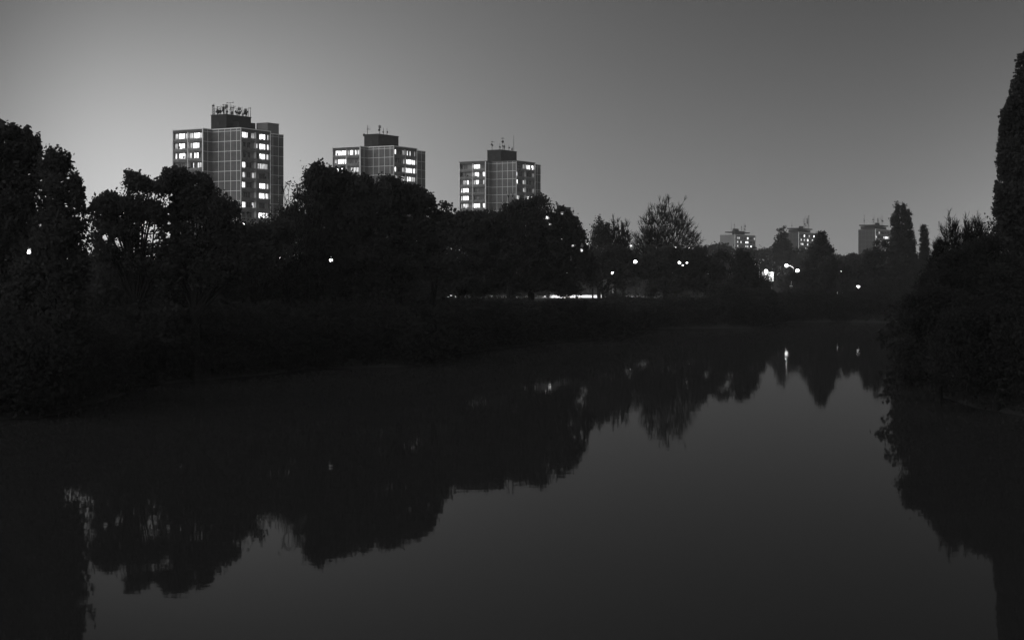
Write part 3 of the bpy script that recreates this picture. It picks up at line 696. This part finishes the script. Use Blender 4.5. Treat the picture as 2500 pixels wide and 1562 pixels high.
HF = [(1336,532,6),(1342,548,5),(1372,520,4),(1371,584,3),(1398,600,5),(1397,610,5),(1420,611,6),(1371,556,3),(1403,600,5),(1326,534,4),(1348,586,2),(1422,600,4),(1287,490,2)]
leafy('broadleaf_tree', "large round-topped dark tree in the centre, right of the right tower", 'tree', 191, [(1255,515,38,28,.9),(1300,520,48,38),(1345,545,44,42),(1380,580,34,44),(1408,605,22,36,.8),(1300,600,110,80),(1240,600,80,80),(1370,650,70,62),(1240,680,70,34,1.2),(1330,682,70,32,1.2),(1395,680,36,30)], 1300, 13, .28, 4.8, .34, 24, HF, GL)
bare('sparse_tree', "fine twigs rising from behind the top of the round central tree", 196, (1215, 1400, 472), 1300, 33, n=600, tw=5, twig=.028, group=GL, r0=.2, fork=.4, up=1.2, lump=.06)
GM = 'trees of the middle distance'
leafy('columnar_conifer', "pointed columnar tree, leftmost of the hazy row behind the lamps", 'tree', 310, [(1463,590,15,58,1.0)], 1463, 14, .3, 5.0, .3, 20, (), GM, cone=False, mt='farleaf')
leafy('columnar_conifer', "round-topped columnar tree, second of the hazy row", 'tree', 312, [(1481,582,9,48,1.0)], 1481, 15, .3, 5.0, .28, 20, (), GM, mt='farleaf')
bare('sparse_tree', "bare upright twiggy tree, third of the hazy row", 314, (1484, 1520, 528), 1502, 16, n=330, tw=6, twig=.04, lump=.06, group=GM, r0=.2, fork=.4, low=-.1, tl=1.1, up=.6)
bare('sparse_tree', "bare upright tree, fourth of the hazy row beside the great bare tree", 316, (1504, 1546, 534), 1522, 17, n=380, tw=6, twig=.04, lump=.06, group=GM, r0=.2, fork=.4, low=-.1, tl=1.1, up=.5)
bare('bare_shrub_tree', "small bare tree peering out left of the hazy row", 316, (1430, 1460, 558), 1447, 34, twig=.035, group=GM, r0=.12)
bare('bare_tree', "great bare tree with a fan-shaped crown, right of centre", 321, (1540, 1718, 476), 1625, 18, n=2300, tw=6, twig=.034, up=.1, fill=.5, tl=.8, group=GM, r0=.45, fork=.32, low=.12, lump=.08)
bare('bare_tree', "smaller bare tree leaning against the left flank of the great bare tree", 323, (1530, 1604, 545), 1588, 19, n=500, tw=6, twig=.036, fill=.7, group=GM, r0=.25, fork=.3, low=0, tl=1.2)
leafy('round_bush', "dark round bush before the hazy row of trees", 'bush', 272, [(1472,630,46,34),(1460,670,70,40),(1520,660,40,36),(1560,650,60,40)], 1475, 20, .34, 5.0, .38, 22, [(1540,600,4),(1551,639,9),(1539,604,3),(1533,642,4),(1382,666,6),(1496,666,6),(1553,652,3),(1552,675,4),(1559,675,4),(1565,675,3),(1514,608,2)], GM)
HL = [(1659,641,8),(1677,641,6),(1667,648,6),(1551,639,9),(1649,604,6),(1682,606,5),(1682,588,5)]
leafy('round_bush', "broad dark tree mound under the great bare tree", 'bush', 285, [(1600,650,60,42),(1660,650,60,38),(1625,690,100,30)], 1620, 21, .34, 5.0, .38, 22, HL, GM)
leafy('broadleaf_tree', "rounded dark tree mound left of the lit lamps on the slope", 'tree', 284, [(1725,655,50,38),(1790,658,46,42),(1826,690,26,28),(1760,695,80,30)], 1775, 22, .34, 5.0, .38, 22, [(1760,634,2)], GM)
leafy('lombardy_poplar', "hazy far poplar beside the distant block with the aerial rack", 'tree', 680, [(1911,590,14,38),(1902,600,10,30),(1911,620,20,26)], 1911, 23, .6, 5.0, .4, 16, (), GM, mt='farleaf')
leafy('lombardy_poplar', "short far poplar at the foot of the hazy far poplar", 'tree', 684, [(1893,607,7,20),(1894,622,10,18)], 1893, 24, .6, 4.0, .35, 16, (), GM, mt='farleaf')
leafy('conifer', "solitary cone-shaped dark conifer right of the lit street lamps", 'tree', 357, [(2004,655,84,88,1.5)], 2004, 25, .34, 5.0, .36, 20, (), GM, cone=True, limbs=1, gap=-.8)
leafy('round_bush', "dark bush mass around the foot of the solitary conifer", 'bush', 352, [(1965,700,50,34),(2040,690,50,50),(2000,710,90,30)], 2000, 27, .36, 4.5, .4, 22, [(2052,662,4),(2055,679,4),(2095,700,8),(2044,715,3),(2057,715,3)], GM)
leafy('round_bush', "small round-topped tree between the conifer and the right-hand distant block", 'bush', 459, [(2070,642,22,22),(2050,668,44,28),(2098,668,34,26)], 2072, 28, .5, 4.5, .45, 20, [(2052,662,4),(2055,679,4),(2095,700,8)], GM)
leafy('broadleaf_tree', "bushy dark tree before the foot of the right-hand distant block", 'tree', 348, [(2128,656,24,26),(2154,620,20,28,.8),(2150,670,60,46),(2170,600,10,16,.6)], 2140, 29, .34, 4.5, .36, 20, [(2095,700,8),(2151,603,3)], GM)
GP = 'tall poplars on the right'
leafy('lombardy_poplar', "many-headed tall poplar before the right-hand distant block", 'tree', 381, [(2192,525,6,30,1.4),(2206,520,6,26,1.4),(2217,535,5,30,1.3),(2181,545,6,26,1.3),(2194,590,14,56),(2210,590,12,64),(2183,610,10,56),(2198,655,24,50)], 2198, 30, .3, 6.0, .22, 20, (), GP, limbs=1, depth=1.0, gap=None)
leafy('lombardy_poplar', "lower poplar leaning on the right flank of the many-headed one", 'tree', 383, [(2223,578,7,34,1.3),(2227,610,8,40),(2230,650,14,40)], 2226, 31, .3, 6.0, .22, 20, (), GP, limbs=1, depth=1.0, gap=None)
leafy('lombardy_poplar', "solitary narrow poplar standing apart between the poplar group and the bare trees", 'tree', 384, [(2254,576,8,26,1.4),(2257,605,10,40,1.2),(2257,640,13,44)], 2257, 32, .3, 6.0, .22, 20, (), GP, limbs=1, depth=1.0, gap=None)
leafy('small_tree', "little leafy tree in the gap between the two poplar groups", 'tree', 379, [(2238,640,12,20,.5),(2236,665,22,26)], 2238, 35, .3, 3.0, .25, 16, (), GP)
GR = 'bare trees above the right bank'
bare('bare_tree', "bare fan-shaped tree, leftmost on the right bank", 99, (2278, 2354, 524), 2325, 36, n=700, tw=6, twig=.013, lump=.08, group=GR, fork=.68, tl=1.3, up=.3, r0=.1)
bare('bare_tree', "slender bare tree in the middle of the right bank", 100, (2346, 2384, 522), 2362, 37, n=430, tw=6, twig=.013, lump=.08, group=GR, fork=.66, low=-.1, tl=1.3, r0=.08)
bare('bare_tree', "upright bare tree, right one on the right bank", 100, (2368, 2412, 518), 2388, 38, n=430, tw=6, twig=.013, lump=.08, group=GR, fork=.66, low=-.1, tl=1.3, r0=.08)
bare('bare_tree', "low spreading bare tree at the left foot of the right bank", 99, (2266, 2330, 572), 2296, 39, n=700, tw=6, twig=.013, lump=.08, group=GR, fork=.68, tl=1.3, up=.3, r0=.08)
bare('leafy_sapling', "leaf-specked sapling against the flank of the giant poplar", 97, (2400, 2452, 520), 2428, 40, n=160, twig=.012, fork=.7, leaf=3, leafsize=.13, group=GR, r0=.06)
GB = 'bushes on the right bank'
HP = [(2291,652,4),(2295,655,4),(2314,654,4)]
leafy('bank_bush', "dark dense bush bank rising below the bare trees", 'bush', 90, [(2328,656,22,34),(2365,650,42,38),(2415,640,42,44),(2350,730,80,80),(2430,730,90,110)], 2370, 41, .12, 5.0, .24, 24, HP, GB, mt='scrub')
leafy('bank_bush', "lower dark bush at the left toe of the right bank", 'bush', 93, [(2295,690,36,36),(2270,725,36,36),(2310,790,66,80)], 2280, 42, .12, 5.0, .24, 24, HP, GB, mt='scrub')
leafy('waterside_shrub', "leafy shrub leaning out over the water from the right bank", 'shrub', 85, [(2235,790,24,44,.5),(2240,860,32,48,.6),(2230,905,22,32,.5),(2290,830,50,100,.9),(2275,760,50,50,.8)], 2290, 43, .12, 3.6, .2, 22, (), GB, limbs=5, mt='scrub')
leafy('waterside_shrub', "thick shrub at the water's edge under the giant poplar", 'shrub', 78, [(2400,860,110,110),(2480,800,90,150)], 2430, 44, .12, 5.0, .24, 24, (), GB, mt='scrub')
leafy('giant_poplar', "very tall dark poplar cut by the right edge of the picture", 'tree', 100, [(2504,190,30,62,1.0),(2496,250,40,56),(2500,330,50,90),(2470,300,22,30,.8),(2498,450,58,110),(2452,360,14,40,.7),(2450,500,18,50,.8),(2490,395,54,60),(2488,535,60,70),(2505,600,66,130),(2560,400,60,230)], 2530, 45, .18, 5.5, .2, 24, (), None, limbs=2, gap=-1.1, line=POPLAR)

# far-off wood that reads as one mass, and the undergrowth on the banks
def belt(name, label, pts, hfun, thick, leaf, tau, seed, mt, clump=.8, per=8):
    g = np.random.default_rng(seed); C = []
    for (x0, y0), (x1, y1) in zip(pts[:-1], pts[1:]):
        L = math.hypot(x1 - x0, y1 - y0); hm = max(hfun((x0+x1)/2, (y0+y1)/2), 1.0)
        n = int(tau * L * hm / (leaf * leaf * .4 * .5) / per) + 2
        t = g.uniform(0, 1, n); nx, ny = (y1 - y0) / L, -(x1 - x0) / L; w = g.uniform(-thick, thick, n)
        x = x0 + (x1 - x0) * t + nx * w; y = y0 + (y1 - y0) * t + ny * w
        H = np.array([hfun(a, b) for a, b in zip(x, y)]); z = gz(x, y) + H * g.uniform(0, 1, n) ** .75
        C.append(np.stack([x, y, z], 1))
    C = np.concatenate(C); c, n = leaves_at(C, clump, per, leaf, g, .6)
    c = c[c[:, 2] > 0.15]
    o = quads_mesh(name, leaf_quads(c, leaf, g), len(c), MT[mt]); tag(o, label, None, None, 'stuff')
def n1(t, s): return math.sin(t * s) * .5 + math.sin(t * s * 2.3 + 1.3) * .3 + math.sin(t * s * 5.1 + .4) * .2
def interp(x, xs, ys): return float(np.interp(x, xs, ys))
def wood_h(x, y):
    px = CX + x / y * F
    top = interp(px, [-200, 900, 1500, 1700, 1740, 1800, 1850, 1900, 1990, 2050, 2200, 2700], [640, 632, 622, 606, 594, 600, 608, 606, 612, 622, 632, 632])
    z = EYE + (HY - top) / F * y
    return max(3.0, z - float(gz(x, y)) + 1.3 * n1(x, .35) - .6)
pts = [((px - CX) / F * 690, 690 + 15 * math.sin(px * .01)) for px in range(-200, 2800, 40)]
belt('woodland', "far-off dark wood along the foot of the skyline", pts, wood_h, 14, .95, 3.4, 70, 'farleaf', .7, 8)
pts = [((px - CX) / F * 425, 425 + 3 * math.sin(px * .013)) for px in range(-200, 1740, 40)]
belt('hedge_belt', "continuous dark hedge behind the lamp-lit path", pts, lambda x, y: 4.0 + 1.0 * n1(x, .5), 4, .5, 2.6, 71, 'farleaf', .5, 10)
def shore_pts(a, b, off):
    out = []
    for i in range(a, b):
        p, q = LAKE[i], LAKE[i + 1]; L = np.hypot(*(q - p)); nrm = np.array([-(q - p)[1], (q - p)[0]]) / L
        for t in np.arange(0, L, 4.0): out.append(tuple(p + (q - p) * t / L + nrm * off))
    return out
# LAKE runs clockwise seen from above: left shore going away, so the land lies on the left-hand side
us = shore_pts(2, 24, 3.2)
def us_h(x, y):
    if y > 280 and 54.6 < x < 57.2: return 2.2
    if y > 280 and x > 53: return 4.4 + .5 * n1(x, .6)
    if y > 252 and 29 < x < 44: return 4.0 + .3 * n1(x, .9)
    if y > 240: return 2.6 + .6 * n1(x + y, .6)
    return min(3.2 + .5 * n1(x + y, .6), EYE - .0044 * y - .35 - float(gz(x, y)))
belt('bank_undergrowth', "dark undergrowth and reeds lining the lake banks", us, us_h, 2.6, .18, 3.2, 72, 'scrub', .35, 14)
us2 = [(p[0] * 1.0, p[1] + 5.5) for p in us if 90 < p[1] < 345]
belt('meadow_scrub', "low scrub on the slope between the shore and the path", us2, lambda x, y: max(1.5, (EYE - .0036 * y if 12 < x + y * .055 else 4.6) - .35 - float(gz(x, y)) + .25 * n1(x + y, .4)), 4, .3, 3.4, 73, 'scrub', .25, 14)
def under_h(x, y):
    px = CX + x / y * F
    top = interp(px, [-100, 0, 200, 230, 620, 680, 760, 1000, 1030, 1060], [692, 692, 690, 622, 622, 650, 652, 652, 690, 715])
    return max(2.0, EYE + (HY - top) / F * y - float(gz(x, y)) + .5 * n1(x, 1.1))
belt('understorey', "dark understorey of saplings and shrubs beneath the shore trees",
     [((q - CX) / F * e, e) for q, e in [(-120, 100), (0, 98), (120, 98), (230, 112), (330, 116), (450, 118), (560, 124), (680, 136), (800, 144), (900, 146), (1000, 148), (1055, 152)]], under_h, 2.0, .3, 3.4, 74, 'leaf', .4, 14)

belt('path_hedge', "clipped low hedge in front of the lamp-lit path", [(-9.5, 380.5), (7.8, 380.5)], lambda x, y: 1.9 + .15 * n1(x, 1.3), .6, .3, 3.4, 75, 'farleaf', .25, 12)
# ------------------------------------------------------------------ street lamps and other lights
def street_lamp(px, py, d, label, rad=.35, power=0.0, arm=0, ground=None, big=True, group='lit street lamps', mtp='darker'):
    p = P(px, py, d); ax = arm / F * d; g = float(gz(p.x + ax, d)) if ground is None else ground
    root = empty('street_lamp', (p.x + ax, d, g), 0, label, 'street lamp', group)
    h = p.z - g
    m = MB()
    if arm:
        s = 1 if arm < 0 else -1; A = abs(ax)
        m.tube([(0, 0, -.2), (0, 0, h * .55), (0, 0, h - A * .55), (s * A * .1, 0, h - A * .25), (s * A * .4, 0, h - .02), (s * (A - rad * .8), 0, h + .12)], [.13, .11, .085, .08, .07, .06], 8)
    else:
        m.tube([(0, 0, -.2), (0, 0, .9), (0, 0, 1.0), (0, 0, h - rad * .8)], [.12, .11, .08, .06], 8)
    m.build('pole', MT[mtp], root)
    hd = MB(); hd.ball((-ax, 0, h), rad, 12, 8, .85); hd.build('globe', MT['lamp'] if big else MT['lamps'], root)
    cp = MB(); cp.tube([(-ax, 0, h + rad * .75), (-ax, 0, h + rad * 1.05), (-ax, 0, h + rad * 1.2)], [rad * .75, rad * .5, rad * .1], 10); cp.build('cap', MT['darker'], root)
    if power:
        l = bpy.data.lights.new("lamp_light", 'POINT'); lo = bpy.data.objects.new("lamp_light", l); COL.objects.link(lo)
        l.energy = power; l.shadow_soft_size = .15; lo.parent = root; lo.location = (-ax, -.1, h - rad - .25)
street_lamp(70, 615, 130, "bright lamp shining through the foot of the tree at the left edge", .14)
street_lamp(162, 632, 200, "faint lamp low in the trees, second from the left edge", .11, big=False)
street_lamp(206, 652, 210, "tiny lamp low in the gap between the two leftmost tree groups", .11, big=False)
street_lamp(684, 631, 300, "small steady lamp below the gap between the first and middle towers", .26)
street_lamp(808, 635, 300, "lamp half hidden by leaves under the middle tower's trees", .27)
street_lamp(1382, 666, 394, "path lamp below the right flank of the round central tree", .28, 18000)
street_lamp(1496, 666, 394, "path lamp below the bright lamp left of the great bare tree", .26, 16000)
street_lamp(1112, 694, 398, "path lamp hidden in the dark shore trees left of centre", .13, 4000, big=False)
street_lamp(1551, 639, 308, "bright starlike lamp left below the great bare tree", .30)
street_lamp(1659, 641, 312, "left and brightest lamp of the triangle under the great bare tree", .25)
street_lamp(1677, 641, 312, "right lamp of the triangle under the great bare tree", .17)
street_lamp(1667, 648, 312, "lowest lamp of the triangle under the great bare tree", .15)
street_lamp(1540, 600, 640, "far lamp between the hazy row and the great bare tree", .26)
street_lamp(1649, 604, 640, "far lamp behind the trunk of the great bare tree", .26)
street_lamp(1682, 588, 660, "highest far lamp at the right edge of the great bare tree", .25)
street_lamp(1682, 606, 650, "far lamp just below the highest one by the great bare tree", .26)
street_lamp(1844, 645, 500, "arm lamp left of the lit board", .32, arm=10, mtp='pole')
street_lamp(1870, 662, 505, "bright lamp directly above the lit board", .55, 1200)
street_lamp(1920, 648, 562, "brightest arm lamp, in the open right of the lit board", .52, 4000, arm=17, mtp='pole')
street_lamp(1947, 661, 560, "bright lamp just right of the tall arm lamp's pole", .58, 1500)
street_lamp(2095, 700, 352, "bright low lamp alone among the bushes right of the conifer", .36)
street_lamp(2052, 662, 620, "small lamp above another, right of the conifer", .35, big=True)
street_lamp(2055, 679, 420, "small lamp below another, right of the conifer", .18, big=False)
street_lamp(2044, 715, 335, "left of two tiny low lamps under the conifer's right side", .13, big=False)
street_lamp(2057, 715, 335, "right of two tiny low lamps under the conifer's right side", .13, big=False)
street_lamp(2291, 652, 130, "tiny lamp at the left foot of the bare trees on the right bank", .07, big=False)
street_lamp(2314, 654, 130, "single tiny lamp under the bare trees on the right bank", .055, big=False)
# lit board
c = P(1874, 675, 520); g_ = float(gz(c.x, 520)); rt = empty('billboard', (c.x, 520, g_), 0, "bright white lit board on posts behind dark branches", 'billboard')
m = MB(); m.box(-1.65, 1.65, -.08, 0, c.z - g_ - 1.25, c.z - g_ + 1.25); m.build('lit_panel', MT['board'], rt)
m = MB()
for x in (-1.2, 1.2): m.tube([(x, .15, -.2), (x, .15, c.z - g_ + 1.2)], [.09, .09], 8)
m.build('post', MT['pole'], rt)
m = MB()
for z in (-1.33, 1.25): m.box(-1.73, 1.73, -.12, .02, c.z - g_ + z, c.z - g_ + z + .08)
m.build('frame', MT['pole'], rt)
bare('bare_shrub_tree', "small bare tree whose branches cross the lit board", 505, (1850, 1890, 655), 1868, 51, twig=.06, r0=.15)
bare('bare_shrub_tree', "pale bare tree lit from above beside the arm lamp", 552, (1895, 1960, 668), 1925, 52, twig=.04, r0=.12)
# lit sign post by the arm lamp
c = P(1932, 668, 548); g_ = float(gz(c.x, 548)); rt = empty('sign_post', (c.x, 548, g_), 0, "thin pale post with a short cross bar under the arm lamp", 'post')
m = MB(); m.tube([(0, 0, -.2), (0, 0, c.z - g_)], [.12, .10], 8); m.build('pole', MT['trim'], rt)
m = MB(); m.box(-.5, .5, -.14, -.1, 1.9, 2.3); m.build('sign_plate', MT['trim'], rt)

# ------------------------------------------------------------------ faint evening haze
def haze(dens):
    m = bpy.data.materials.new("evening_haze"); m.use_nodes = True; t = m.node_tree; t.nodes.clear()
    o = t.nodes.new("ShaderNodeOutputMaterial"); v = t.nodes.new("ShaderNodeVolumePrincipled")
    v.inputs["Color"].default_value = (.95, .95, .95, 1); v.inputs["Density"].default_value = dens; v.inputs["Anisotropy"].default_value = 0.0
    t.links.new(v.outputs[0], o.inputs["Volume"])
    b = MB(); b.box(-6200, 6200, -3200, 8200, -3.5, 75); h = b.build("haze", m); tag(h, kind="stuff")
haze(1.35e-4)
